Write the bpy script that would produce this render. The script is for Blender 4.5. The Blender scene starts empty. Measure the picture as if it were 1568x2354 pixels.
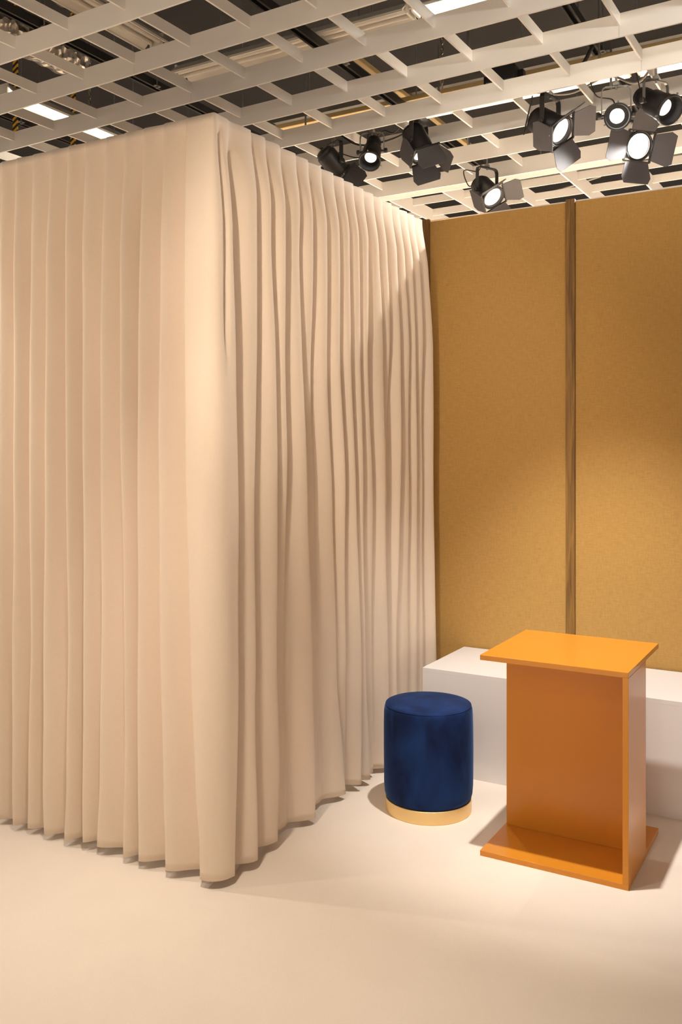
import bpy, bmesh, math, random
from mathutils import Vector, Matrix
random.seed(7)
scene = bpy.context.scene
col = scene.collection

# ------------------------------------------------------------------ camera
cam_d = bpy.data.cameras.new('camera')
cam_d.sensor_fit = 'VERTICAL'
cam_d.sensor_height = 36.0
cam_d.sensor_width = 24.0
cam_d.lens = 31.504
cam_d.shift_y = -0.06245
cam_d.clip_start = 0.05
cam = bpy.data.objects.new('camera', cam_d)
cam.location = (0, 0, 1.52)
cam.rotation_euler = (math.radians(90), 0, math.radians(30))
col.objects.link(cam)
scene.camera = cam

# ------------------------------------------------------------------ view
scene.view_settings.view_transform = 'Standard'
scene.view_settings.look = 'None'
scene.view_settings.gamma = 1.0
scene.view_settings.use_curve_mapping = False
scene.view_settings.exposure = 0.43

# ------------------------------------------------------------------ world: dim warm light of the hall
world = bpy.data.worlds.new('hall_light')
scene.world = world
world.use_nodes = True
bg = world.node_tree.nodes['Background']
bg.inputs['Color'].default_value = (1.0, 0.83, 0.66, 1)
bg.inputs['Strength'].default_value = 0.44

WARM = (1.0, 0.87, 0.725)
COOL = (1.0, 0.955, 0.905)

def spot_light(name, loc, target, energy, size, blend, radius=0.045, color=WARM):
    d = bpy.data.lights.new(name, 'SPOT')
    d.energy = energy
    d.spot_size = math.radians(size)
    d.spot_blend = blend
    d.shadow_soft_size = radius
    d.color = color
    o = bpy.data.objects.new(name, d)
    o.location = loc
    v = Vector(target) - Vector(loc)
    o.rotation_euler = v.to_track_quat('-Z', 'Y').to_euler()
    col.objects.link(o)
    return o

# exhibition spots on the rails over the stand (housings outside the frame), with added fill spots among them
spot_light('rail_spot_over_table', (-0.98, 2.92, 3.12), (-0.98, 3.96, 0.0), 268, 54, 0.85, 0.03, COOL)
spot_light('rail_spot_left_curtain', (-3.9, 0.7, 3.15), (-2.7, 2.35, 0.7), 42, 80, 0.9, 0.03)
spot_light('rail_spot_left_floor', (-3.35, 2.0, 3.15), (-3.1, 2.2, 0.0), 58, 55, 0.9, 0.03, COOL)
spot_light('fill_spot_front_floor', (-1.6, 1.72, 3.2), (-1.58, 1.75, 0.0), 165, 70, 1.0, 0.06)  # added fill: brightens the foreground carpet
spot_light('rail_spot_behind_viewer', (-0.5, -0.75, 3.1), (-1.35, 3.5, 1.0), 32, 62, 1.0, 0.05)
spot_light('rail_spot_far_behind_viewer', (0.4, -3.0, 3.15), (-1.4, 4.0, 1.4), 40, 48, 1.0, 0.05)
spot_light('fill_spot_curtain_folds', (-5.2, 1.45, 3.1), (-2.55, 2.42, 1.5), 95, 56, 1.0, 0.04)  # added grazing fill, brings out the left curtain folds
spot_light('fill_spot_right_curtain', (-1.0, 0.1, 3.15), (-1.68, 3.6, 1.7), 190, 34, 1.0, 0.05)  # added fill with a tight cone, lifts the right curtain face
spot_light('fill_spot_ceiling', (0.25, 2.75, 3.12), (-1.1, 4.0, 3.28), 30, 75, 1.0, 0.04, COOL)  # invented lamp, only there to brighten the grid boards at right
# the rest of the hall: unseen spots added for ceiling bounce, over the cubicle, behind the wall and behind the viewer
for i, (x, y, e, sz) in enumerate(((-3.6, 4.45, 260, 50), (-5.3, 4.2, 900, 60), (-2.2, 6.3, 1300, 120), (-0.2, 6.2, 1300, 120), (1.2, -0.8, 950, 80), (-1.4, -1.2, 950, 80), (-4.6, 0.6, 350, 80))):
    spot_light('hall_bounce_fill', (x, y, 3.18), (x, y, 0), e, sz, 0.8, 0.06)

# ------------------------------------------------------------------ material helpers
def new_mat(name):
    m = bpy.data.materials.new(name)
    m.use_nodes = True
    nt = m.node_tree
    return m, nt, nt.nodes['Principled BSDF']

def plain(name, rgb, rough=0.6, metal=0.0, coat=0.0, noise=0.0, nscale=40.0, bump=0.0, bscale=200.0, spec=0.5):
    m, nt, p = new_mat(name)
    p.inputs['Base Color'].default_value = (*rgb, 1)
    p.inputs['Roughness'].default_value = rough
    p.inputs['Metallic'].default_value = metal
    p.inputs['Coat Weight'].default_value = coat
    p.inputs['Specular IOR Level'].default_value = spec
    tc = nt.nodes.new('ShaderNodeTexCoord')
    if noise > 0:
        n = nt.nodes.new('ShaderNodeTexNoise'); n.inputs['Scale'].default_value = nscale
        n.inputs['Detail'].default_value = 4
        nt.links.new(tc.outputs['Object'], n.inputs['Vector'])
        mx = nt.nodes.new('ShaderNodeMix'); mx.data_type = 'RGBA'
        mx.inputs[6].default_value = (*[c * (1 - noise) for c in rgb], 1)
        mx.inputs[7].default_value = (*[min(1, c * (1 + noise)) for c in rgb], 1)
        nt.links.new(n.outputs['Fac'], mx.inputs[0])
        nt.links.new(mx.outputs[2], p.inputs['Base Color'])
    if bump > 0:
        n2 = nt.nodes.new('ShaderNodeTexNoise'); n2.inputs['Scale'].default_value = bscale
        n2.inputs['Detail'].default_value = 3
        nt.links.new(tc.outputs['Object'], n2.inputs['Vector'])
        b = nt.nodes.new('ShaderNodeBump'); b.inputs['Strength'].default_value = bump
        b.inputs['Distance'].default_value = 0.002
        nt.links.new(n2.outputs['Fac'], b.inputs['Height'])
        nt.links.new(b.outputs['Normal'], p.inputs['Normal'])
    return m

def emit(name, rgb, strength):
    m, nt, p = new_mat(name)
    p.inputs['Base Color'].default_value = (*rgb, 1)
    p.inputs['Emission Color'].default_value = (*rgb, 1)
    p.inputs['Emission Strength'].default_value = strength
    return m

def woven(name, rgb, amp, sx, sz, rough, bumpd, slub=0.0, sheen=0.0):
    """plain weave: two sets of stretched thread noise in the object's x / y / z"""
    m, nt, p = new_mat(name)
    L = nt.links.new
    p.inputs['Roughness'].default_value = rough
    p.inputs['Sheen Weight'].default_value = sheen
    p.inputs['Specular IOR Level'].default_value = 0.2
    tc = nt.nodes.new('ShaderNodeTexCoord')
    facs = []
    for sc in ((sx, sx, sz), (sz, sz, sx)):
        mp = nt.nodes.new('ShaderNodeMapping'); mp.inputs['Scale'].default_value = sc
        n = nt.nodes.new('ShaderNodeTexNoise'); n.inputs['Scale'].default_value = 1.0
        n.inputs['Detail'].default_value = 3; n.inputs['Roughness'].default_value = 0.6
        L(tc.outputs['Object'], mp.inputs['Vector']); L(mp.outputs['Vector'], n.inputs['Vector'])
        facs.append(n)
    add = nt.nodes.new('ShaderNodeMath'); add.operation = 'ADD'
    L(facs[0].outputs['Fac'], add.inputs[0]); L(facs[1].outputs['Fac'], add.inputs[1])
    half = nt.nodes.new('ShaderNodeMapRange')
    half.inputs['From Min'].default_value = 0.55; half.inputs['From Max'].default_value = 1.45
    L(add.outputs[0], half.inputs['Value'])
    mx = nt.nodes.new('ShaderNodeMix'); mx.data_type = 'RGBA'
    mx.inputs[6].default_value = (*[c * (1 - amp) for c in rgb], 1)
    mx.inputs[7].default_value = (*[min(1, c * (1 + amp)) for c in rgb], 1)
    L(half.outputs['Result'], mx.inputs[0])
    out = mx.outputs[2]
    if slub > 0:
        mp = nt.nodes.new('ShaderNodeMapping'); mp.inputs['Scale'].default_value = (14, 14, 90)
        n = nt.nodes.new('ShaderNodeTexNoise'); n.inputs['Scale'].default_value = 1.0; n.inputs['Detail'].default_value = 2
        L(tc.outputs['Object'], mp.inputs['Vector']); L(mp.outputs['Vector'], n.inputs['Vector'])
        r = nt.nodes.new('ShaderNodeMapRange')
        r.inputs['From Min'].default_value = 0.70; r.inputs['From Max'].default_value = 0.80
        L(n.outputs['Fac'], r.inputs['Value'])
        mx2 = nt.nodes.new('ShaderNodeMix'); mx2.data_type = 'RGBA'
        mx2.inputs[7].default_value = (*[c * 0.5 for c in rgb], 1)
        sc = nt.nodes.new('ShaderNodeMath'); sc.operation = 'MULTIPLY'; sc.inputs[1].default_value = slub
        L(r.outputs['Result'], sc.inputs[0]); L(sc.outputs[0], mx2.inputs[0]); L(out, mx2.inputs[6])
        out = mx2.outputs[2]
    L(out, p.inputs['Base Color'])
    b = nt.nodes.new('ShaderNodeBump'); b.inputs['Strength'].default_value = 0.4
    b.inputs['Distance'].default_value = bumpd
    L(half.outputs['Result'], b.inputs['Height']); L(b.outputs['Normal'], p.inputs['Normal'])
    return m

M = {}
M['paint'] = plain('white_grid_paint', (0.87, 0.84, 0.80), 0.55, noise=0.02, nscale=3)
M['bench'] = plain('white_bench_laminate', (0.80, 0.765, 0.74), 0.45, noise=0.01, nscale=2)
M['orange'] = plain('orange_lacquer', (0.64, 0.245, 0.02), 0.29, coat=0.15, noise=0.03, nscale=6, bump=0.05, bscale=700, spec=0.4)
M['brass'] = plain('satin_brass', (0.86, 0.63, 0.30), 0.42, metal=0.85, noise=0.03, nscale=8)
M['curtain'] = woven('cream_curtain_cloth', (0.76, 0.63, 0.505), 0.03, 420, 60, 0.85, 0.0003, sheen=0.15)
M['burlap'] = woven('ochre_burlap', (0.45, 0.262, 0.080), 0.17, 26, 190, 0.9, 0.0008, slub=0.5)
M['black'] = plain('black_powder_coat', (0.022, 0.020, 0.020), 0.42, noise=0.1, nscale=20)
M['door'] = plain('charcoal_barn_door', (0.045, 0.040, 0.042), 0.55)
M['grey_metal'] = plain('grey_steel', (0.32, 0.31, 0.29), 0.4, metal=0.8, noise=0.05, nscale=15)
M['dark_metal'] = plain('dark_steel_channel', (0.030, 0.027, 0.025), 0.5, metal=0.3)
M['cable'] = plain('black_rubber_cable', (0.03, 0.028, 0.026), 0.5)
M['grey_cable'] = plain('grey_cable_sheath', (0.36, 0.34, 0.31), 0.5)
M['void'] = plain('dark_hall_roof', (0.014, 0.012, 0.011), 0.9, noise=0.4, nscale=1.3)
M['lum'] = plain('white_luminaire_enamel', (0.80, 0.76, 0.68), 0.4)
M['tube_off'] = plain('unlit_fluorescent_tube', (0.85, 0.80, 0.72), 0.25)
M['tube_on'] = emit('lit_fluorescent_tube', (1.0, 0.93, 0.80), 5.0)
M['lens_on'] = emit('lit_spot_lens', (1.0, 0.95, 0.86), 9.0)
M['lens_soft'] = emit('glowing_spot_lens', (1.0, 0.95, 0.88), 0.8)
M['tan'] = plain('tan_timber_rail', (0.62, 0.46, 0.22), 0.7, noise=0.1, nscale=12)
M['backing'] = plain('white_wall_board', (0.80, 0.76, 0.70), 0.6, noise=0.02)
M['chain'] = plain('galvanised_chain', (0.35, 0.30, 0.22), 0.35, metal=0.9)

def mat_floor():
    m, nt, p = new_mat('beige_carpet'); L = nt.links.new
    p.inputs['Roughness'].default_value = 0.95
    p.inputs['Specular IOR Level'].default_value = 0.1
    p.inputs['Sheen Weight'].default_value = 0.1
    tc = nt.nodes.new('ShaderNodeTexCoord')
    n = nt.nodes.new('ShaderNodeTexNoise'); n.inputs['Scale'].default_value = 260; n.inputs['Detail'].default_value = 3
    n2 = nt.nodes.new('ShaderNodeTexNoise'); n2.inputs['Scale'].default_value = 5; n2.inputs['Detail'].default_value = 5
    L(tc.outputs['Object'], n.inputs['Vector']); L(tc.outputs['Object'], n2.inputs['Vector'])
    mx = nt.nodes.new('ShaderNodeMix'); mx.data_type = 'RGBA'
    mx.inputs[6].default_value = (0.74, 0.64, 0.54, 1); mx.inputs[7].default_value = (0.88, 0.78, 0.67, 1)
    ad = nt.nodes.new('ShaderNodeMath'); ad.operation = 'MULTIPLY_ADD'; ad.inputs[1].default_value = 0.6; ad.inputs[2].default_value = 0.0
    ad2 = nt.nodes.new('ShaderNodeMath'); ad2.operation = 'MULTIPLY_ADD'; ad2.inputs[1].default_value = 0.4
    L(n.outputs['Fac'], ad.inputs[0]); L(n2.outputs['Fac'], ad2.inputs[0]); L(ad.outputs[0], ad2.inputs[2])
    L(ad2.outputs[0], mx.inputs[0]); L(mx.outputs[2], p.inputs['Base Color'])
    b = nt.nodes.new('ShaderNodeBump'); b.inputs['Strength'].default_value = 0.35; b.inputs['Distance'].default_value = 0.002
    L(n.outputs['Fac'], b.inputs['Height']); L(b.outputs['Normal'], p.inputs['Normal'])
    return m
M['carpet'] = mat_floor()

def mat_wood():
    m, nt, p = new_mat('dark_stained_batten'); L = nt.links.new
    p.inputs['Roughness'].default_value = 0.6
    tc = nt.nodes.new('ShaderNodeTexCoord')
    mp = nt.nodes.new('ShaderNodeMapping'); mp.inputs['Scale'].default_value = (55, 55, 3.2)
    n = nt.nodes.new('ShaderNodeTexNoise'); n.inputs['Scale'].default_value = 1.0; n.inputs['Detail'].default_value = 5
    n.inputs['Distortion'].default_value = 0.8
    L(tc.outputs['Object'], mp.inputs['Vector']); L(mp.outputs['Vector'], n.inputs['Vector'])
    cr = nt.nodes.new('ShaderNodeValToRGB')
    cr.color_ramp.elements[0].position = 0.3; cr.color_ramp.elements[0].color = (0.095, 0.042, 0.006, 1)
    cr.color_ramp.elements[1].position = 0.72; cr.color_ramp.elements[1].color = (0.32, 0.165, 0.032, 1)
    L(n.outputs['Fac'], cr.inputs['Fac']); L(cr.outputs['Color'], p.inputs['Base Color'])
    return m
M['wood'] = mat_wood()

def mat_velvet():
    m, nt, p = new_mat('navy_velvet'); L = nt.links.new
    p.inputs['Roughness'].default_value = 0.8
    p.inputs['Specular IOR Level'].default_value = 0.15
    p.inputs['Sheen Weight'].default_value = 0.55
    p.inputs['Sheen Roughness'].default_value = 0.35
    p.inputs['Sheen Tint'].default_value = (0.10, 0.22, 0.50, 1)
    tc = nt.nodes.new('ShaderNodeTexCoord')
    mp = nt.nodes.new('ShaderNodeMapping'); mp.inputs['Scale'].default_value = (9, 9, 5)
    n = nt.nodes.new('ShaderNodeTexNoise'); n.inputs['Scale'].default_value = 1.0; n.inputs['Detail'].default_value = 5
    n.inputs['Distortion'].default_value = 0.6
    L(tc.outputs['Object'], mp.inputs['Vector']); L(mp.outputs['Vector'], n.inputs['Vector'])
    cr = nt.nodes.new('ShaderNodeValToRGB')
    cr.color_ramp.elements[0].position = 0.35; cr.color_ramp.elements[0].color = (0.0045, 0.012, 0.055, 1)
    cr.color_ramp.elements[1].position = 0.68; cr.color_ramp.elements[1].color = (0.010, 0.035, 0.135, 1)
    L(n.outputs['Fac'], cr.inputs['Fac']); L(cr.outputs['Color'], p.inputs['Base Color'])
    n2 = nt.nodes.new('ShaderNodeTexNoise'); n2.inputs['Scale'].default_value = 900
    L(tc.outputs['Object'], n2.inputs['Vector'])
    b = nt.nodes.new('ShaderNodeBump'); b.inputs['Strength'].default_value = 0.25; b.inputs['Distance'].default_value = 0.001
    L(n2.outputs['Fac'], b.inputs['Height']); L(b.outputs['Normal'], p.inputs['Normal'])
    return m
M['velvet'] = mat_velvet()

def mat_foil():
    m, nt, p = new_mat('crumpled_silver_foil'); L = nt.links.new
    p.inputs['Base Color'].default_value = (0.42, 0.38, 0.33, 1)
    p.inputs['Metallic'].default_value = 0.9; p.inputs['Roughness'].default_value = 0.3
    tc = nt.nodes.new('ShaderNodeTexCoord')
    n = nt.nodes.new('ShaderNodeTexVoronoi'); n.inputs['Scale'].default_value = 22
    L(tc.outputs['Object'], n.inputs['Vector'])
    b = nt.nodes.new('ShaderNodeBump'); b.inputs['Strength'].default_value = 0.9; b.inputs['Distance'].default_value = 0.03
    L(n.outputs['Distance'], b.inputs['Height']); L(b.outputs['Normal'], p.inputs['Normal'])
    return m
M['foil'] = mat_foil()

def mat_hazard():
    m, nt, p = new_mat('yellow_black_stripes'); L = nt.links.new
    p.inputs['Roughness'].default_value = 0.5
    tc = nt.nodes.new('ShaderNodeTexCoord')
    mp = nt.nodes.new('ShaderNodeMapping'); mp.inputs['Rotation'].default_value = (0, math.radians(30), 0)
    w = nt.nodes.new('ShaderNodeTexWave'); w.bands_direction = 'Z'; w.inputs['Scale'].default_value = 9
    L(tc.outputs['Object'], mp.inputs['Vector']); L(mp.outputs['Vector'], w.inputs['Vector'])
    cr = nt.nodes.new('ShaderNodeValToRGB'); cr.color_ramp.interpolation = 'CONSTANT'
    cr.color_ramp.elements[0].color = (0.02, 0.018, 0.015, 1)
    cr.color_ramp.elements[1].position = 0.5; cr.color_ramp.elements[1].color = (0.75, 0.42, 0.03, 1)
    L(w.outputs['Fac'], cr.inputs['Fac']); L(cr.outputs['Color'], p.inputs['Base Color'])
    return m
M['hazard'] = mat_hazard()

# ------------------------------------------------------------------ mesh helpers
def mesh_obj(name, bm, mat, parent=None, smooth=False):
    me = bpy.data.meshes.new(name)
    bm.normal_update()
    bm.to_mesh(me); bm.free()
    if smooth:
        me.polygons.foreach_set('use_smooth', [True] * len(me.polygons))
    me.materials.append(mat)
    o = bpy.data.objects.new(name, me)
    col.objects.link(o)
    if parent is not None:
        o.parent = parent
    return o

def link_copy(src, name, parent, loc, rot=None):
    o = bpy.data.objects.new(name, src.data)
    col.objects.link(o)
    o.parent = parent
    o.location = loc
    if rot is not None:
        o.rotation_euler = rot
    return o

def add_box(bm, lo, hi, mtx=None, bevel=0.0):
    r = bmesh.ops.create_cube(bm, size=1.0)
    vs = r['verts']
    c = [(a + b) / 2 for a, b in zip(lo, hi)]; s = [b - a for a, b in zip(lo, hi)]
    for v in vs:
        v.co = Vector((c[0] + v.co.x * s[0], c[1] + v.co.y * s[1], c[2] + v.co.z * s[2]))
    if bevel > 0:
        es = list({e for v in vs for e in v.link_edges})
        rr = bmesh.ops.bevel(bm, geom=es, offset=bevel, segments=2, profile=0.5, affect='EDGES')
        vs = list({v for f in rr['faces'] for v in f.verts} | {v for v in vs if v.is_valid})
    if mtx is not None:
        bmesh.ops.transform(bm, matrix=mtx, verts=[v for v in vs if v.is_valid])
    return vs

def box_obj(name, lo, hi, mat, parent=None, bevel=0.0, mtx=None):
    bm = bmesh.new(); add_box(bm, lo, hi, mtx, bevel)
    return mesh_obj(name, bm, mat, parent)

def add_lathe(bm, prof, seg=32, mtx=None, cap=True):
    """prof: list of (radius, z)"""
    rings = []
    for r, z in prof:
        if r < 1e-6:
            rings.append([bm.verts.new((0, 0, z))])
        else:
            rings.append([bm.verts.new((r * math.cos(2 * math.pi * i / seg), r * math.sin(2 * math.pi * i / seg), z)) for i in range(seg)])
    for a, b in zip(rings, rings[1:]):
        for i in range(seg):
            j = (i + 1) % seg
            if len(a) == 1 and len(b) == 1: continue
            if len(a) == 1: bm.faces.new((a[0], b[i], b[j]))
            elif len(b) == 1: bm.faces.new((a[i], b[0], a[j]))
            else: bm.faces.new((a[i], b[i], b[j], a[j]))
    vs = [v for r in rings for v in r]
    bmesh.ops.recalc_face_normals(bm, faces=list({f for v in vs for f in v.link_faces}))
    if mtx is not None:
        bmesh.ops.transform(bm, matrix=mtx, verts=vs)
    return vs

def add_tube(bm, pts, r, seg=8):
    pts = [Vector(p) for p in pts]
    rings = []
    prev = None
    for i, p in enumerate(pts):
        t = (pts[min(i + 1, len(pts) - 1)] - pts[max(i - 1, 0)]).normalized()
        if prev is None:
            a = Vector((0, 0, 1)) if abs(t.z) < 0.9 else Vector((1, 0, 0))
            n = t.cross(a).normalized()
        else:
            n = (prev - t * prev.dot(t)).normalized()
        prev = n
        b = t.cross(n)
        rings.append([bm.verts.new(p + (n * math.cos(2 * math.pi * k / seg) + b * math.sin(2 * math.pi * k / seg)) * r) for k in range(seg)])
    for A, B in zip(rings, rings[1:]):
        for k in range(seg):
            bm.faces.new((A[k], A[(k + 1) % seg], B[(k + 1) % seg], B[k]))
    bm.faces.new(rings[0][::-1]); bm.faces.new(rings[-1])

def spline(pts, n=10):
    """Catmull-Rom through the points"""
    P = [Vector(p) for p in pts]
    P = [P[0] * 2 - P[1]] + P + [P[-1] * 2 - P[-2]]
    out = []
    for i in range(1, len(P) - 2):
        for k in range(n):
            t = k / n
            a, b, c, d = P[i - 1], P[i], P[i + 1], P[i + 2]
            out.append(0.5 * ((2 * b) + (c - a) * t + (2 * a - 5 * b + 4 * c - d) * t * t + (3 * b - a - 3 * c + d) * t ** 3))
    out.append(P[-2])
    return out

def empty(name, loc=(0, 0, 0)):
    o = bpy.data.objects.new(name, None)
    o.empty_display_size = 0.1
    o.location = loc
    col.objects.link(o)
    return o

def tag(o, label, cat, group=None):
    o['label'] = label; o['category'] = cat
    if group: o['group'] = group
    return o

def struct(o, label=None):
    o['kind'] = 'structure'
    if label: o['label'] = label
    return o

# ------------------------------------------------------------------ floor and hall roof
f = box_obj('floor', (-12, -4, -0.05), (7, 14, 0.0), M['carpet'])
struct(f, 'seamless beige carpet floor of the stand')
r = box_obj('ceiling', (-16, -3, 4.62), (7, 20, 4.70), M['void'])
struct(r, 'dark hall roof high above the white ceiling grid')

# ------------------------------------------------------------------ back wall: white board, burlap panels, timber battens
WY = 4.39
wall = empty('wall_back', (0, WY, 0)); struct(wall, 'ochre burlap covered partition wall with dark timber battens')
box_obj('backing_board', (-3.6, 0.012, 0), (2.6, 0.10, 2.741), M['backing'], wall)
bx = [-2.009 + 0.7815 * k for k in range(-2, 6)]
bat0 = None
for i, x in enumerate(bx):
    if bat0 is None:
        bat0 = box_obj('batten', (-0.0225, -0.010, 0.0), (0.0225, 0.0115, 2.744), M['wood'], wall, 0.0015); bat0.location = (x, 0, 0)
    else:
        link_copy(bat0, 'batten', wall, (x, 0, 0))
pw = 0.7815 - 0.045 - 0.001
bm = bmesh.new(); add_box(bm, (-pw / 2, 0.0, 0), (pw / 2, 0.0115, 2.733), None, 0.003)
pan0 = mesh_obj('fabric_panel', bm, M['burlap'], wall); pan0.location = ((bx[0] + bx[1]) / 2, 0, 0)
for a, b in zip(bx[1:], bx[2:]):
    link_copy(pan0, 'fabric_panel', wall, ((a + b) / 2, 0, 0))

# ------------------------------------------------------------------ suspended grid ceiling (turned 1.5 degrees to the stand)
grid = empty('ceiling_grid', (0, 0, 3.27)); grid.name = 'ceiling'; grid.rotation_euler.z = math.radians(-1.5)
struct(grid, 'white open grid ceiling of crossing boards under the dark roof')
T = 0.010
XS = [-3.016 + 0.3387 * k for k in range(-9, 15)]            # cross slats, near field
YB = [2.68 + 0.4 * k for k in range(-4, 8)]                  # main beams, near field
seam = [-3.016 + 0.3387 * 6 * k for k in range(-2, 3)]
# beams come in boards of six cells, butted end to end
bb = None
for y in YB:
    for a, b in zip(seam, seam[1:]):
        if bb is None:
            bb = box_obj('main_beam', (0.0006, -T, 0), (0.3387 * 6 - 0.0006, 0, 0.10), M['paint'], grid); bb.location = (a, y, 0)
        else:
            link_copy(bb, 'main_beam', grid, (a, y, 0))
sl = None
for y in YB[2:-1]:
    for x in XS:
        if x > 1.0: continue
        if y < 2.2 and (x < -3.2 or x > 0.1): continue
        if x < -5.5: continue
        if sl is None:
            sl = box_obj('cross_slat', (-0.0045, 0.0, 0.047), (0.0045, 0.4 - T, 0.10), M['paint'], grid); sl.location = (x, y, 0)
        else:
            link_copy(sl, 'cross_slat', grid, (x, y, 0))
# far field: boards turned a quarter
YF = 5.588
eb = None
for a, b in zip(seam, seam[1:]):
    if eb is None:
        eb = box_obj('edge_beam', (0.0006, -T, 0), (0.3387 * 6 - 0.0006, 0, 0.10), M['paint'], grid); eb.location = (a, YF, 0)
    else:
        link_copy(eb, 'edge_beam', grid, (a, YF, 0))
XF = [-1.79 + 0.411 * k for k in range(-7, 6)]
fb = None
for x in XF:
    if fb is None:
        fb = box_obj('far_beam', (-T / 2, 0, 0), (T / 2, 2.4, 0.10), M['paint'], grid); fb.location = (x, YF, 0)
    else:
        link_copy(fb, 'far_beam', grid, (x, YF, 0))
fs = None
for k in range(1, 7):
    y = YF + 0.03 + 0.338 * k
    for x in XF[:-1]:
        if x < -3.9: continue
        if fs is None:
            fs = box_obj('far_slat', (T / 2, -0.009, 0.047), (0.411 - T / 2, 0, 0.10), M['paint'], grid); fs.location = (x, y, 0)
        else:
            link_copy(fs, 'far_slat', grid, (x, y, 0))
# filler strip between the two fields
box_obj('edge_strip', (-6.0, 5.488, 0.055), (1.0, 5.577, 0.064), M['paint'], grid)

# ------------------------------------------------------------------ curtain
LEFT = [
 [(-2.916,2.58),(-2.919,1.57),(-2.916,0.71),(-2.906,0.17),(-2.898,-0.05)],
 [(-2.821,2.56),(-2.835,1.57),(-2.812,0.72),(-2.821,0.19),(-2.828,-0.04)],
 [(-2.719,2.55),(-2.733,1.57),(-2.743,0.72),(-2.737,0.20),(-2.726,-0.02)],
 [(-2.626,2.53),(-2.624,1.57),(-2.602,0.74),(-2.604,0.23),(-2.619,0.01)],
 [(-2.534,2.52),(-2.541,1.57),(-2.534,0.75),(-2.530,0.24),(-2.527,0.03)],
 [(-2.427,2.51),(-2.444,1.57),(-2.444,0.76),(-2.447,0.26),(-2.456,0.04)],
 [(-2.332,2.49),(-2.332,1.57),(-2.321,0.77),(-2.319,0.28),(-2.323,0.07)],
 [(-2.241,2.48),(-2.256,1.57),(-2.254,0.78),(-2.251,0.29),(-2.247,0.09)],
 [(-2.144,2.46),(-2.152,1.57),(-2.142,0.79),(-2.126,0.32),(-2.118,0.12)],
 [(-2.044,2.45),(-2.032,1.57),(-2.008,0.81),(-1.985,0.34),(-1.970,0.15)]]
# fold crests of the right side: (y, z) track, then crest strength (top, upper, middle, low, hem)
RIGHT = [
 ([(2.530,2.60),(2.530,2.25),(2.540,1.87),(2.548,1.34),(2.545,0.73),(2.535,0.39),(2.520,0.05)], (0.5,1.0,1.1,1.1,1.1)),
 ([(2.669,2.64),(2.677,2.28),(2.685,1.89),(2.666,1.33),(2.669,0.70),(2.655,0.35),(2.650,0.02)], (1,1,.9,.9,1.15)),
 ([(2.758,2.65),(2.769,2.30),(2.792,1.90),(2.807,1.32),(2.810,0.67),(2.827,0.30),(2.819,0.04)], (1,1,1.1,.9,.8)),
 ([(2.857,2.65),(2.861,2.32),(2.869,1.90),(2.893,1.32),(2.915,0.64),(2.946,0.04)], (1,1,.9,.25,.1)),
 ([(2.970,2.65),(2.977,2.34),(2.987,1.92),(3.029,1.31),(3.075,0.61),(3.088,0.22),(3.082,0.0)], (1,.8,1,.9,.9)),
 ([(3.061,2.65),(3.065,2.34),(3.082,1.92),(3.140,1.31),(3.190,0.61),(3.220,0.0)], (1,.9,.35,.15,.1)),
 ([(3.162,2.65),(3.166,2.37),(3.177,1.93),(3.252,1.30),(3.300,0.56),(3.352,0.14),(3.371,-0.02)], (1,1,.7,.6,.7)),
 ([(3.264,2.65),(3.268,2.40),(3.270,1.94),(3.326,1.30),(3.363,0.54),(3.417,0.11)], (1,1,1,.7,.2)),
 ([(3.353,2.65),(3.357,2.41),(3.360,1.95),(3.417,1.29),(3.481,0.52),(3.473,0.10),(3.477,0.01)], (1,1,1,.9,.9)),
 ([(3.437,2.65),(3.441,2.43),(3.457,1.96),(3.493,1.29),(3.537,0.51),(3.558,0.03)], (1,1,.9,.7,.9)),
 ([(3.529,2.65),(3.533,2.45),(3.529,1.97),(3.600,1.28),(3.634,0.49),(3.651,0.04)], (1,1,.8,.4,.4)),
 ([(3.625,2.65),(3.629,2.47),(3.686,1.98),(3.712,1.28),(3.757,0.46),(3.757,0.01)], (1,1,.9,.7,.8)),
 ([(3.711,2.65),(3.715,2.48),(3.775,1.99),(3.790,1.27),(3.808,0.45)], (1,1,.4,.2,.2)),
 ([(3.810,2.65),(3.814,2.50),(3.868,2.00),(3.868,1.27),(3.860,0.44)], (1,1,1,.6,.6)),
 ([(3.894,2.65),(3.898,2.50),(3.969,2.01),(3.988,1.26),(3.988,0.41)], (1,1,.8,.6,.6)),
 ([(3.981,2.65),(3.985,2.52),(4.038,2.02),(4.074,1.26),(4.089,0.39)], (1,1,.9,.7,.6)),
 ([(4.060,2.65),(4.064,2.53),(4.126,2.03),(4.157,1.25),(4.178,0.37)], (1,1,.7,.6,.6)),
 ([(4.158,2.65),(4.162,2.51),(4.232,2.04),(4.248,1.25),(4.276,0.46)], (1,1,1,1,1))]

def track(t, z):
    """smooth interpolation of (pos, z) points, z falling"""
    if z >= t[0][1]: return t[0][0]
    if z <= t[-1][1]: return t[-1][0]
    for (a, za), (b, zb) in zip(t, t[1:]):
        if zb <= z <= za:
            k = (za - z) / (za - zb); k = k * k * (3 - 2 * k) * 0.5 + k * 0.5
            return a + (b - a) * k
def strength(w, z):
    zs = (2.65, 2.3, 1.5, 0.6, 0.03)
    return track(list(zip(w, zs)), z)
def sstep(a, b, x):
    t = max(0.0, min(1.0, (x - a) / (b - a))); return t * t * (3 - 2 * t)

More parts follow.
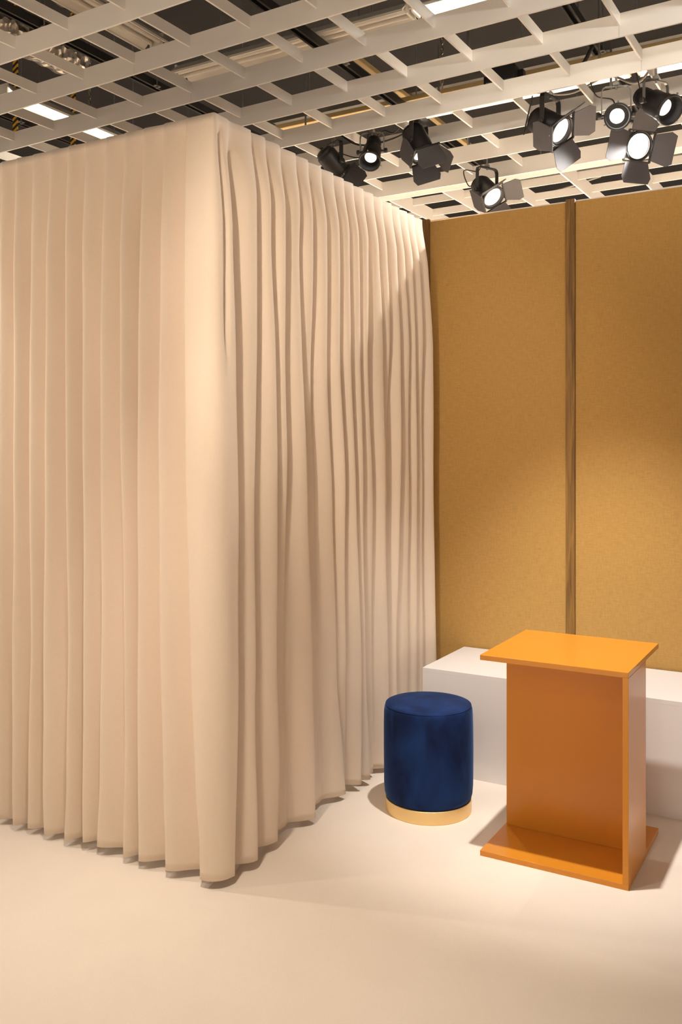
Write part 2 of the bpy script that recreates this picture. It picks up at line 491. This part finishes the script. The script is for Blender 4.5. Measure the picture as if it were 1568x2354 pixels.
def build_curtain():
    XC, YC = -1.930, 2.465
    rnd = random.Random(3)
    extra = []
    x = -2.916
    while x > -4.3:
        x -= rnd.uniform(0.085, 0.115)
        extra.append([(x + rnd.uniform(-.01, .01), z) for z in (2.6, 1.6, 0.7, 0.03)])
    left = extra[::-1] + LEFT
    nL = len(left)
    ph = [rnd.uniform(0, 6.28) for _ in range(80)]
    lv = [rnd.uniform(0.8, 1.2) for _ in range(80)]
    hem = [rnd.uniform(-0.006, 0.008) for _ in range(80)]
    rows = []
    ZT = 2.682
    NZ = 96
    for iz in range(NZ + 1):
        v = iz / NZ
        zn = ZT - (ZT - 0.03) * v
        d = ZT - zn
        gL = sstep(0.0, 0.45, d); gB = sstep(1.6, 2.6, d)
        AL = 0.003 + 0.008 * sstep(0, 0.06, d) + 0.015 * gL + 0.006 * gB
        AR = 0.006 + 0.028 * sstep(0.0, 0.25, d) + 0.004 * gB
        rc = 0.006 + 0.036 * sstep(0.1, 1.6, d)
        crests = []                       # (s, level)
        for i, t in enumerate(left):
            crests.append((track(t, zn) - XC, AL * lv[i] * (1 + 0.12 * math.sin(zn * 2.1 + ph[i]))))
        for i, (t, w) in enumerate(RIGHT):
            st = strength(w, zn)
            crests.append((track(t, zn) - YC, -AR + 2 * AR * st))
        pts = []                          # (s, level, hem offset)
        for i in range(len(crests) - 1):
            (s0, l0), (s1, l1) = crests[i], crests[i + 1]
            side = 'L' if i < nL - 1 else ('C' if i == nL - 1 else 'R')
            h0, h1 = hem[i], hem[i + 1]
            N = 22
            for k in range(N):
                u = k / N
                if side == 'L':
                    ut = 0.80
                    u = (k / 12) * ut if k < 12 else ut + (1 - ut) * (k - 12) / 10
                    tr = -AL * lv[i]
                    if u < ut: q = 0.5 - 0.5 * math.cos(math.pi * (u / ut)); lev = l0 + (tr - l0) * q
                    else: q = 0.5 - 0.5 * math.cos(math.pi * (u - ut) / (1 - ut)); lev = tr + (l1 - tr) * q
                elif side == 'R':
                    ut = 0.26
                    u = ut * k / 9 if k < 9 else ut + (1 - ut) * (k - 9) / 13
                    tr = -AR
                    if u < ut: q = 0.5 - 0.5 * math.cos(math.pi * (u / ut)); lev = l0 + (tr - l0) * q
                    else: q = 0.5 - 0.5 * math.cos(math.pi * ((u - ut) / (1 - ut)) ** 0.72); lev = tr + (l1 - tr) * q
                else:
                    lev = l0 + (l1 - l0) * u
                    s = s0 + (s1 - s0) * u
                    cr = (1 - sstep(0.55, 1.0, d)) * sstep(0.02, 0.12, d)
                    lev -= 0.030 * cr * math.exp(-((s - 0.034) / 0.011) ** 2)
                pts.append((s0 + (s1 - s0) * u, lev, h0 + (h1 - h0) * u))
        s_last, l_last = crests[-1]
        for k in range(9):
            u = k / 8
            pts.append((s_last + 0.05 * u, l_last + (-0.055 - l_last) * (0.5 - 0.5 * math.cos(math.pi * u)), 0))
        row = []
        for s, lev, ho in pts:
            # gentle sway of the cloth
            lev += 0.004 * gL * math.sin(s * 5.3 + zn * 1.7) + 0.0012 * gL * math.sin(s * 31 + zn * 9.0)
            if s <= -rc: p = Vector((XC + s, YC)); n = Vector((0, -1))
            elif s >= rc: p = Vector((XC, YC + s)); n = Vector((1, 0))
            else:
                a = (s / rc + 1) * math.pi / 4
                n = Vector((math.sin(a), -math.cos(a))); p = Vector((XC - rc, YC + rc)) + n * rc
            p = p + n * lev
            row.append(Vector((p.x, p.y, zn + ho * v)))
        rows.append(row)
    bm = bmesh.new()
    V = [[bm.verts.new(p) for p in row] for row in rows]
    for a, b in zip(V, V[1:]):
        for i in range(len(a) - 1):
            bm.faces.new((a[i], b[i], b[i + 1], a[i + 1]))
    o = mesh_obj('curtain', bm, M['curtain'], None, True)
    md = o.modifiers.new('thickness', 'SOLIDIFY'); md.thickness = 0.0022; md.offset = -1
    return o
tag(build_curtain(), 'floor length cream curtain hanging in folds around the corner of the cubicle', 'curtain')

# ------------------------------------------------------------------ bench along the wall
b = tag(empty('bench', (-1.785, 3.864, 0)), 'long low white box bench running along the burlap wall', 'bench')
box_obj('seat_top', (0, 0, 0.464), (4.2, 0.5145, 0.4825), M['bench'], b, 0.0006)
box_obj('front_panel', (0, 0.0, 0.0), (4.2, 0.018, 0.464), M['bench'], b)
box_obj('end_panel', (0.0, 0.018, 0.0), (0.018, 0.5145, 0.464), M['bench'], b)

# ------------------------------------------------------------------ orange side table
t = tag(empty('side_table', (-0.953, 3.42, 0)), 'tall orange lacquered board side table standing right of the blue stool', 'table')
def tb(name, lo, hi): return box_obj(name, lo, hi, M['orange'], t, 0.0012)
tb('table_top', (-0.27, -0.265, 0.7295), (0.27, 0.272, 0.749))
tb('base_board', (-0.27, -0.265, 0.0), (0.27, 0.272, 0.0195))
tb('side_board', (0.250, -0.265, 0.0195), (0.27, 0.028, 0.7295))
tb('middle_panel', (-0.262, 0.004, 0.0195), (0.250, 0.024, 0.7295))

# ------------------------------------------------------------------ velvet stool
st = tag(empty('stool', (-1.573, 3.462, 0)), 'round navy blue velvet stool on a gold base ring beside the curtain', 'stool')
R0 = 0.188
prof = [(0.170, 0.052), (0.178, 0.058), (0.184, 0.075), (R0 - 0.001, 0.11), (R0, 0.18), (R0 + 0.0005, 0.27), (R0, 0.36), (R0 - 0.001, 0.405),
        (R0 - 0.003, 0.424), (R0 - 0.0055, 0.434), (R0 - 0.0085, 0.4405), (R0 - 0.012, 0.443), (R0 - 0.020, 0.4455), (0.14, 0.450), (0.09, 0.4525), (0.04, 0.4535), (0, 0.454)]
bm = bmesh.new(); add_lathe(bm, prof, 72)
for vtx in bm.verts:
    a = math.atan2(vtx.co.y, vtx.co.x)
    k = 1 + 0.004 * math.sin(3 * a + 1) * math.sin(vtx.co.z * 9)
    vtx.co.x *= k; vtx.co.y *= k
cush = mesh_obj('seat_cushion', bm, M['velvet'], st, True)
bm = bmesh.new()
tor = [(R0 - 0.0095 + 0.0022 * math.cos(x), 0.4415 + 0.0022 * math.sin(x)) for x in [i * math.pi / 4 for i in range(9)]]
add_lathe(bm, tor, 72)
mesh_obj('seam_piping', bm, M['velvet'], cush, True)
bm = bmesh.new(); add_lathe(bm, [(0.16, 0.0), (0.1795, 0.0), (0.1808, 0.0013), (0.1808, 0.0525), (0.1796, 0.0538), (0.16, 0.0538)], 96)
o = mesh_obj('base_ring', bm, M['brass'], st, True); o['label'] = 'satin gold metal base ring'
o.data.polygons.foreach_set('use_smooth', [True] * len(o.data.polygons))
md = o.modifiers.new('edges', 'EDGE_SPLIT'); md.split_angle = math.radians(40)

# ------------------------------------------------------------------ spotlights
def basis(w):
    w = Vector(w).normalized()
    u = w.cross(Vector((0, 0, 1))).normalized()
    v = u.cross(w)
    return u, v, w

def spotlight(label, pivot, aim, kind, lens_mat, rail_z, flaps=None, cable=None, scale=1.0, yoke_top=0.115, vent=False, twist=0):
    root = tag(empty('spotlight', pivot), label, 'spotlight', 'stage spotlights under the ceiling grid')
    u, v, w = basis(aim)
    S = scale
    m = Matrix(((u.x, v.x, w.x, 0), (u.y, v.y, w.y, 0), (u.z, v.z, w.z, 0), (0, 0, 0, 1))) @ Matrix.Scale(S, 4)
    bm = bmesh.new()
    if kind == 'barn':
        pr = [(0, -0.105), (0.036, -0.105), (0.046, -0.099), (0.050, -0.085), (0.058, -0.078), (0.061, -0.070), (0.061, 0.052), (0.064, 0.056), (0.064, 0.066), (0.061, 0.069), (0.057, 0.069), (0.055, 0.052), (0.0, 0.050)]
        rr = 0.061; lensz = 0.060; lensr = 0.0545; fz = 0.069
    else:
        pr = [(0, -0.115), (0.030, -0.115), (0.038, -0.110), (0.041, -0.098), (0.041, -0.040), (0.046, -0.032), (0.053, -0.020), (0.053, 0.040), (0.057, 0.046), (0.057, 0.088), (0.059, 0.090), (0.059, 0.100), (0.056, 0.100), (0.053, 0.060), (0.0, 0.055)]
        rr = 0.055; lensz = 0.060; lensr = 0.036; fz = 0.10
    add_lathe(bm, pr, 36, m)
    body = mesh_obj('housing', bm, M['black'], root, True)
    md = body.modifiers.new('edges', 'EDGE_SPLIT'); md.split_angle = math.radians(35)
    # lens: a slightly domed disc
    bm = bmesh.new(); add_lathe(bm, [(lensr, lensz - 0.003), (lensr * 0.8, lensz + 0.002), (lensr * 0.45, lensz + 0.0055), (0, lensz + 0.007)], 32, m)
    ln = mesh_obj('lens', bm, lens_mat, root, True); ln['label'] = 'glowing glass lens'
    # accessory ring with three grip screws
    bm = bmesh.new()
    add_lathe(bm, [(rr + 0.004, fz - 0.014), (rr + 0.009, fz - 0.012), (rr + 0.009, fz + 0.003), (rr + 0.003, fz + 0.004), (rr + 0.002, fz - 0.010)], 36, m)
    fring = mesh_obj('front_ring', bm, M['black'], root, True)
    for k in range(3):
        a = math.radians(90 + 120 * k)
        bm = bmesh.new()
        add_lathe(bm, [(0, 0), (0.004, 0), (0.004, 0.009), (0, 0.010)], 8, m @ Matrix.Translation((math.cos(a) * (rr + 0.008), math.sin(a) * (rr + 0.008), fz - 0.004)) @ Matrix.Rotation(a, 4, 'Z') @ Matrix.Rotation(math.pi / 2, 4, 'Y'))
        mesh_obj('grip_screw', bm, M['grey_metal'], fring)
    # cooling fins at the rear
    bm = bmesh.new()
    for k in range(4):
        z0 = -0.092 + 0.010 * k if kind == 'barn' else -0.088 + 0.013 * k
        r0 = 0.053 if kind == 'barn' else 0.0435
        add_lathe(bm, [(r0 - 0.008, z0), (r0, z0), (r0, z0 + 0.004), (r0 - 0.008, z0 + 0.004)], 28, m)
    mesh_obj('cooling_fins', bm, M['black'], body)
    if vent:
        bm = bmesh.new()
        for i in range(5):
            for j in range(3):
                a = math.radians(60 + 14 * i)
                add_lathe(bm, [(0, 0), (0.0032, 0), (0.0032, 0.0012), (0, 0.0012)], 8, m @ Matrix.Rotation(a, 4, 'Z') @ Matrix.Translation((0.0605, 0, -0.06 + 0.014 * j)) @ Matrix.Rotation(math.pi / 2, 4, 'Y'))
        vo = mesh_obj('vent_holes', bm, M['grey_metal'], body); vo['kind'] = 'stuff'
    # square gel frame and barn doors
    if flaps:
        fr = bmesh.new(); q = 0.069; mt = m @ Matrix.Rotation(math.radians(twist), 4, 'Z')
        for sgn in (-1, 1):
            add_box(fr, (-q, sgn * q - 0.004, fz), (q, sgn * q + 0.004, fz + 0.010), mt)
            add_box(fr, (sgn * q - 0.004, -q, fz), (sgn * q + 0.004, q, fz + 0.010), mt)
        gf = mesh_obj('gel_frame', fr, M['black'], root)
        for k, ang in enumerate(flaps):
            if ang is None: continue
            rot = Matrix.Rotation(math.radians(90 * k), 4, 'Z') @ Matrix.Translation((0.071, 0, fz + 0.009)) @ Matrix.Rotation(math.radians(ang), 4, 'Y')
            bm = bmesh.new()
            ln_, wa, wb, th = 0.098, 0.060, 0.078, 0.0014
            vs = [bm.verts.new(p) for p in ((-th, -wa, 0), (-th, wa, 0), (-th, wb, ln_ * 0.72), (-th, wb * 0.82, ln_), (-th, -wb * 0.82, ln_), (-th, -wb, ln_ * 0.72),
                                           (th, -wa, 0), (th, wa, 0), (th, wb, ln_ * 0.72), (th, wb * 0.82, ln_), (th, -wb * 0.82, ln_), (th, -wb, ln_ * 0.72))]
            bm.faces.new(vs[:6][::-1]); bm.faces.new(vs[6:])
            for i in range(6):
                j = (i + 1) % 6
                bm.faces.new((vs[i], vs[j], vs[6 + j], vs[6 + i]))
            bmesh.ops.recalc_face_normals(bm, faces=bm.faces)
            bmesh.ops.transform(bm, matrix=mt @ rot, verts=bm.verts)
            mesh_obj('barn_door', bm, M['door'], gf)
    # yoke: two arms, rounded shoulders and a cross bar, pivoting on the housing
    hr = (rr + 0.014) * S; up = Vector((0, 0, 1)); top = yoke_top
    pth = [-u * hr + w * 0.0, -u * hr + up * (top - 0.022), -u * (hr - 0.006) + up * (top - 0.007), -u * (hr - 0.02) + up * top,
           u * (hr - 0.02) + up * top, u * (hr - 0.006) + up * (top - 0.007), u * hr + up * (top - 0.022), u * hr]
    wd = u.cross(up).normalized()
    bm = bmesh.new()
    hw = 0.0125 if kind == 'barn' else 0.007
    R_ = []
    for i, p in enumerate(pth):
        tt = (pth[min(i + 1, 7)] - pth[max(i - 1, 0)]).normalized(); nn = tt.cross(wd).normalized() * 0.0025
        R_.append([bm.verts.new(p + wd * a * hw + nn * c) for a, c in ((-1, -1), (1, -1), (1, 1), (-1, 1))])
    for A, B in zip(R_, R_[1:]):
        for k in range(4): bm.faces.new((A[k], A[(k + 1) % 4], B[(k + 1) % 4], B[k]))
    bm.faces.new(R_[0]); bm.faces.new(R_[-1])
    bmesh.ops.recalc_face_normals(bm, faces=bm.faces)
    yk = mesh_obj('yoke', bm, M['black'] if kind == 'barn' else M['grey_metal'], root)
    for sgn in (-1, 1):
        bm = bmesh.new()
        z = u * sgn
        q = z.to_track_quat('Z', 'Y').to_matrix().to_4x4(); q.translation = z * (hr - 0.016)
        add_lathe(bm, [(0, 0), (0.007, 0), (0.007, 0.018), (0.013, 0.018), (0.0145, 0.022), (0.0145, 0.033), (0.012, 0.036), (0, 0.036)], 12, q)
        mesh_obj('tilt_knob', bm, M['black'], yk)
    # stem and hook clamp up to the rail
    bm = bmesh.new()
    zr = rail_z - pivot[2]
    add_tube(bm, [up * (top - 0.012), up * (zr - 0.045)], 0.006, 10)
    add_box(bm, (-0.013, -0.013, top + 0.004), (0.013, 0.013, top + 0.020))
    mesh_obj('stem', bm, M['grey_metal'], root)
    bm = bmesh.new()
    for i in range(10): pass
    hook = [Vector((0, -0.028 * math.cos(a), zr + 0.028 * math.sin(a))) for a in [math.radians(-70 + 25 * i) for i in range(11)]]
    add_tube(bm, [Vector((0, -0.0, zr - 0.05)), Vector((0, -0.006, zr - 0.035))] + hook, 0.007, 8)
    mesh_obj('hook_clamp', bm, M['grey_metal'], root)
    if cable:
        bm = bmesh.new()
        back = m @ Vector((0, 0, -0.108 if kind == 'barn' else -0.116))
        add_tube(bm, spline([back * 0.9, back * 1.12] + [Vector(c) for c in cable], 8), 0.0036, 6)
        mesh_obj('power_cable', bm, M['cable'], root, True)
    return root

def rail(label, x0, x1, y, z):
    o = empty('lighting_rail', (x0, y, z)); o.rotation_euler.z = math.radians(-1.5)
    tag(o, label, 'rail')
    bm = bmesh.new(); add_tube(bm, [(0, 0, 0), (x1 - x0, 0, 0)], 0.020, 14)
    mesh_obj('rail_pipe', bm, M['dark_metal'], o, True)
    for k in range(4):
        bm = bmesh.new(); xx = (x1 - x0) * (k + 0.5) / 4
        add_tube(bm, [(xx, 0, 0.0), (xx, 0, 4.62 - z)], 0.006, 8)
        mesh_obj('hanger_rod', bm, M['grey_metal'], o)
    return o
# the three rails that carry the spots
rail('dark pipe rail carrying the row of spotlights in front of the wall top', -3.3, 0.2, 4.546, 3.40)
rail('dark pipe rail carrying the single spotlight far behind the wall', -3.2, -0.4, 5.365, 3.40)
rail('dark pipe rail behind the lit pair of spotlights', -1.9, 0.1, 4.91, 3.40)

RZ = 3.40
spotlight('spotlight with vented black housing half hidden behind the curtain top edge', (-2.663, 4.531, 3.185), (0.341, 0.689, -0.64), 'barn', M['lens_soft'], RZ, (10, 8, 12, 20),
          ((-0.02, 0.05, 0.09), (0.16, 0.05, 0.03), (0.22, 0.02, 0.16)), 1.0, 0.125, vent=True)
spotlight('slim black cylinder spotlight in a grey yoke, first right of the curtain edge', (-2.408, 4.525, 3.215), (0.175, -0.612, -0.772), 'cyl', M['lens_soft'], RZ, None,
          ((0.03, 0.09, 0.14), (0.12, 0.06, 0.11), (0.24, 0.0, 0.19)), 1.0, 0.105)
spotlight('spotlight with half closed barn doors pointing almost straight down, centre of the row', (-2.110, 4.517, 3.205), (0.471, -0.046, -0.881), 'barn', M['lens_soft'], RZ, (168, -16, 20, 15),
          ((-0.10, 0.04, 0.09), (-0.14, 0.02, 0.16), (-0.02, 0.01, 0.19)), 1.08, 0.125, twist=-45)
spotlight('lowest spotlight with open barn doors and looped cable, closest to the wall top', (-2.020, 5.335, 3.13), (0.666, -0.329, -0.67), 'barn', M['lens_soft'], RZ, (168, 48, 60, 55),
          ((-0.13, 0.02, 0.06), (-0.16, 0.01, 0.16), (-0.06, 0.0, 0.14), (-0.04, 0.01, 0.21)), 1.1, 0.15, twist=-45)
spotlight('spotlight with wide open barn doors aimed right, left of the lit pair', (-1.362, 4.497, 3.165), (0.809, -0.179, -0.56), 'barn', M['lens_soft'], RZ, (168, 48, 60, 60),
          ((-0.15, 0.03, -0.01), (-0.12, 0.02, 0.10), (-0.10, 0.02, 0.18)), 1.12, 0.15, twist=-45)
spotlight('lit cylinder spotlight in a thin yoke facing the viewer, above the brightest lamp', (-1.03, 4.488, 3.155), (0.27, -0.873, -0.405), 'cyl', M['lens_on'], RZ, None,
          ((-0.03, 0.06, 0.10), (-0.10, 0.02, 0.12), (-0.13, 0.0, 0.20)), 1.0, 0.14)
spotlight('brightest lit spotlight with four spread barn doors facing the viewer', (-1.045, 4.888, 3.128), (0.662, -0.646, -0.380), 'barn', M['lens_on'], RZ, (88, 70, 48, 72),
          ((0.02, 0.08, 0.12), (0.06, 0.04, 0.2)), 1.12, 0.125)
spotlight('black cylinder spotlight in a bent yoke at the far right end of the row', (-0.842, 4.483, 3.175), (0.683, -0.451, -0.575), 'cyl', M['lens_soft'], RZ, None,
          ((-0.08, 0.05, 0.08), (-0.10, 0.02, 0.19)), 1.12, 0.11)
# their light
spot_light('lit_cylinder_lamp', (-1.004, 4.415, 3.151), (-0.734, 3.542, 2.746), 20, 36, 0.6, 0.02)
spot_light('brightest_lamp', (-0.975, 4.82, 3.085), (-1.75, 3.3, 1.9), 105, 80, 0.6, 0.02, COOL)
for nm, lo, aim, en in (('lamp_a', (-2.072, 4.513, 3.133), (0.471, -0.046, -0.881), 40), ('lamp_b', (-1.966, 5.308, 3.133), (0.666, -0.329, -0.67), 40),
                        ('lamp_c', (-1.304, 4.482, 3.169), (0.809, -0.179, -0.56), 40), ('lamp_d', (-0.758, 4.433, 3.136), (0.683, -0.451, -0.575), 40), ('lamp_e', (-2.39, 4.463, 3.138), (0.175, -0.612, -0.772), 25)):
    spot_light(nm, lo, Vector(lo) + Vector(aim), en, 60, 0.5, 0.02)

# ------------------------------------------------------------------ services above the grid
def luminaire(label, p0, axis, length, lit, wide=1.0):
    root = tag(empty('fluorescent_luminaire', p0), label, 'ceiling light', 'fluorescent battens above the grid')
    if axis == 'Y': root.rotation_euler.z = math.radians(90)
    def trough(bm):
        prof = [(y_ * wide, z_) for y_, z_ in [(-0.085, 0.0), (-0.085, 0.012), (-0.030, 0.062), (0.030, 0.062), (0.085, 0.012), (0.085, 0.0), (0.079, 0.0), (0.079, 0.010), (0.028, 0.055), (-0.028, 0.055), (-0.079, 0.010), (-0.079, 0.0)]]
        a = [bm.verts.new((0, y, z)) for y, z in prof]; b_ = [bm.verts.new((length, y, z)) for y, z in prof]
        n = len(prof)
        for i in range(n): bm.faces.new((a[i], a[(i + 1) % n], b_[(i + 1) % n], b_[i]))
        bm.faces.new(a[::-1]); bm.faces.new(b_)
        bmesh.ops.recalc_face_normals(bm, faces=bm.faces)
    bm = bmesh.new(); trough(bm); refl = mesh_obj('reflector', bm, M['lum'], root)
    for x in (0.0, length):
        bm = bmesh.new(); add_box(bm, (x - 0.006, -0.04, 0.008), (x + 0.006, 0.04, 0.066)); mesh_obj('end_cap', bm, M['lum'], refl)
    for s in ((-0.025, 0.025) if wide > 0.9 else (0.0,)):
        bm = bmesh.new(); add_tube(bm, [(0.01, s, 0.026), (length - 0.01, s, 0.026)], 0.013, 12)
        mesh_obj('tube', bm, M['tube_on' if lit else 'tube_off'], root, True)
    for x in (length * 0.2, length * 0.8):
        bm = bmesh.new(); add_tube(bm, [(x, 0, 0.06), (x, 0, 4.62 - p0[2])], 0.004, 6); mesh_obj('hanger_wire', bm, M['grey_metal'], root)
    return root
luminaire('long unlit white fluorescent batten above the curtain corner', (-3.28, 3.885, 3.58), 'X', 1.42, False)
luminaire('lit fluorescent batten at the top edge, in line after the unlit one', (-1.83, 3.885, 3.58), 'X', 1.5, True)
luminaire('unlit white fluorescent batten seen end on at upper left', (-3.13, 2.1, 3.58), 'Y', 1.42, False)
luminaire('lit fluorescent batten at far left above the curtain', (-4.33, 3.55, 3.58), 'Y', 1.35, True)
luminaire('lit fluorescent batten behind the row of spotlights', (-2.5, 5.09, 3.58), 'X', 1.4, True, 0.4)
luminaire('lit fluorescent batten behind the spotlights at the right edge', (-1.05, 5.10, 3.58), 'X', 1.4, True, 0.5)
luminaire('lit fluorescent batten far behind, above the wall top', (-2.4, 6.75, 3.58), 'X', 1.4, True, 0.5)
luminaire('lit fluorescent batten far behind at the right edge', (-0.95, 6.75, 3.58), 'X', 1.4, True, 0.5)

def channel(label, x, y0, y1, z):
    root = tag(empty('steel_channel', (x, y0, z)), label, 'steel channel')
    L_ = y1 - y0
    bm = bmesh.new()
    add_box(bm, (-0.024, 0, 0.040), (0.024, L_, 0.044)); add_box(bm, (-0.024, 0, 0.0), (-0.021, L_, 0.040)); add_box(bm, (0.021, 0, 0.0), (0.024, L_, 0.040))
    add_box(bm, (-0.021, 0, 0.0), (-0.012, L_, 0.003)); add_box(bm, (0.012, 0, 0.0), (0.021, L_, 0.003))
    mesh_obj('channel_profile', bm, M['dark_metal'], root)
    k = 0.35
    while k < L_:
        bm = bmesh.new(); add_tube(bm, [(0.034, k, -0.01), (0.034, k, 4.62 - z)], 0.004, 6); mesh_obj('threaded_rod', bm, M['grey_metal'], root)
        bm = bmesh.new(); add_box(bm, (0.022, k - 0.02, 0.0), (0.046, k + 0.02, 0.006)); add_lathe(bm, [(0, -0.01), (0.009, -0.01), (0.009, -0.002), (0, -0.002)], 6, Matrix.Translation((0.034, k, 0)))
        mesh_obj('rod_bracket', bm, M['grey_metal'], root)
        k += 0.85
channel('black slotted steel channel above the grid at upper left', -3.63, 2.0, 6.4, 3.66)
channel('black slotted steel channel crossing the unlit batten', -2.34, 2.0, 6.4, 3.52)
channel('black slotted steel channel above the grid at upper right', -1.23, 2.0, 6.4, 3.66)
channel('black slotted steel channel at the far left above the curtain', -4.80, 2.0, 6.4, 3.66)

def simple(name, bm, mat, label, cat, smooth=False, group=None):
    return tag(mesh_obj(name, bm, mat, None, smooth), label, cat, group)
bm = bmesh.new(); add_box(bm, (-3.27, 4.795, 3.575), (0.6, 4.835, 3.605), None, 0.004)
simple('timber_rail', bm, M['tan'], 'tan timber rail lying across above the grid behind the spotlights', 'rail')
bm = bmesh.new(); add_box(bm, (-2.42, 4.3, 3.66), (-2.385, 6.2, 3.69), None, 0.004)
simple('timber_rail', bm, M['tan'], 'short tan timber piece running away above the middle of the grid', 'rail')
bm = bmesh.new()
add_box(bm, (-3.4, 5.08, 3.70), (0.6, 5.10, 3.75)); add_box(bm, (-3.4, 5.00, 3.70), (0.6, 5.08, 3.705)); add_box(bm, (-3.4, 4.98, 3.70), (0.6, 5.00, 3.75))
simple('cable_tray', bm, M['grey_metal'], 'grey metal cable tray running beside the tan timber rail', 'cable tray')
# foil wrapped duct at upper left
bm = bmesh.new()
pr = []
for i in range(41):
    pr.append((0.115 + 0.005 * math.sin(i * 1.9) + random.uniform(-.003, .003), i * 0.035))
add_lathe(bm, [(0, 0)] + pr + [(0, 1.4)], 28, Matrix.Translation((-3.98, 2.38, 3.80)) @ Matrix.Rotation(-math.pi / 2, 4, 'X'))
simple('duct', bm, M['foil'], 'silver foil wrapped ventilation duct at upper left above the grid', 'duct', True)
bm = bmesh.new()
pr = [(0.11 + 0.005 * math.sin(i * 2.1) + random.uniform(-.003, .003), i * 0.035) for i in range(31)]
add_lathe(bm, [(0, 0)] + pr + [(0, 1.05)], 28, Matrix.Translation((-3.45, 2.35, 3.86)) @ Matrix.Rotation(-math.pi / 2, 4, 'X'))
simple('duct', bm, M['foil'], 'smaller silver foil duct beside the steel channel at upper left', 'duct', True)

def chain(x, y, z0, z1, label):
    bm = bmesh.new(); z = z0; k = 0
    while z < z1:
        loop = []
        for i in range(9):
            a = 2 * math.pi * i / 8
            q = (0.008 * math.cos(a), 0.016 * math.sin(a))
            loop.append((x + (q[0] if k % 2 else 0), y + (0 if k % 2 else q[0]), z + q[1]))
        add_tube(bm, loop, 0.0028, 5)
        z += 0.026; k += 1
    simple('chain', bm, M['chain'], label, 'chain')
chain(-1.874, 4.296, 3.40, 4.6, 'hanging steel chain behind the grid above the spotlights')
chain(-3.94, 3.85, 3.42, 4.6, 'hanging steel chain over the left part of the curtain')
chain(-2.25, 3.45, 3.52, 4.6, 'hanging steel chain near the top edge of the view')
for (x, y, lb) in ((-4.69, 3.94, 'yellow and black striped strap hanging at the far left edge'), (-4.66, 4.40, 'yellow and black striped strap hanging just above the curtain')):
    bm = bmesh.new(); add_box(bm, (x - 0.022, y - 0.004, 3.48), (x + 0.022, y + 0.004, 4.62), None, 0.001)
    simple('warning_strap', bm, M['hazard'], lb, 'strap')
# loose cables
def cable_obj(pts, r, mat, label):
    bm = bmesh.new(); add_tube(bm, spline(pts, 12), r, 8)
    simple('cable', bm, mat, label, 'cable', True)
cable_obj([(-1.16, 4.55, 3.55), (-1.22, 4.52, 3.44), (-1.36, 4.49, 3.385), (-1.44, 4.49, 3.40), (-1.38, 4.52, 3.43), (-1.28, 4.6, 3.45)], 0.010, M['cable'], 'thick black cable looping down from the channel at upper right')
cable_obj([(-2.75, 4.62, 3.45), (-2.55, 4.58, 3.30), (-2.38, 4.56, 3.27), (-2.2, 4.57, 3.31), (-2.12, 4.57, 3.42)], 0.006, M['cable'], 'dark cable sagging between the slim and the half closed spotlight')
cable_obj([(-1.55, 4.62, 3.42), (-1.3, 4.62, 3.36), (-1.1, 4.60, 3.40), (-0.95, 4.58, 3.33), (-0.85, 4.56, 3.42)], 0.006, M['grey_cable'], 'grey cable draped along the rail near the lit pair')
cable_obj([(-2.3, 6.5, 3.46), (-2.0, 6.48, 3.40), (-1.6, 6.5, 3.47)], 0.008, M['grey_cable'], 'grey cable sagging above the far grid over the wall')
# control box on the timber rail
bm = bmesh.new()
add_box(bm, (-1.72, 4.52, 3.46), (-1.56, 4.66, 3.54), None, 0.006); add_box(bm, (-1.70, 4.54, 3.44), (-1.58, 4.64, 3.46)); add_box(bm, (-1.75, 4.57, 3.48), (-1.72, 4.61, 3.52)); add_box(bm, (-1.56, 4.57, 3.48), (-1.53, 4.61, 3.52))
simple('ballast_box', bm, M['black'], 'black ballast box lying on the grid above the wide open spotlight', 'ballast')
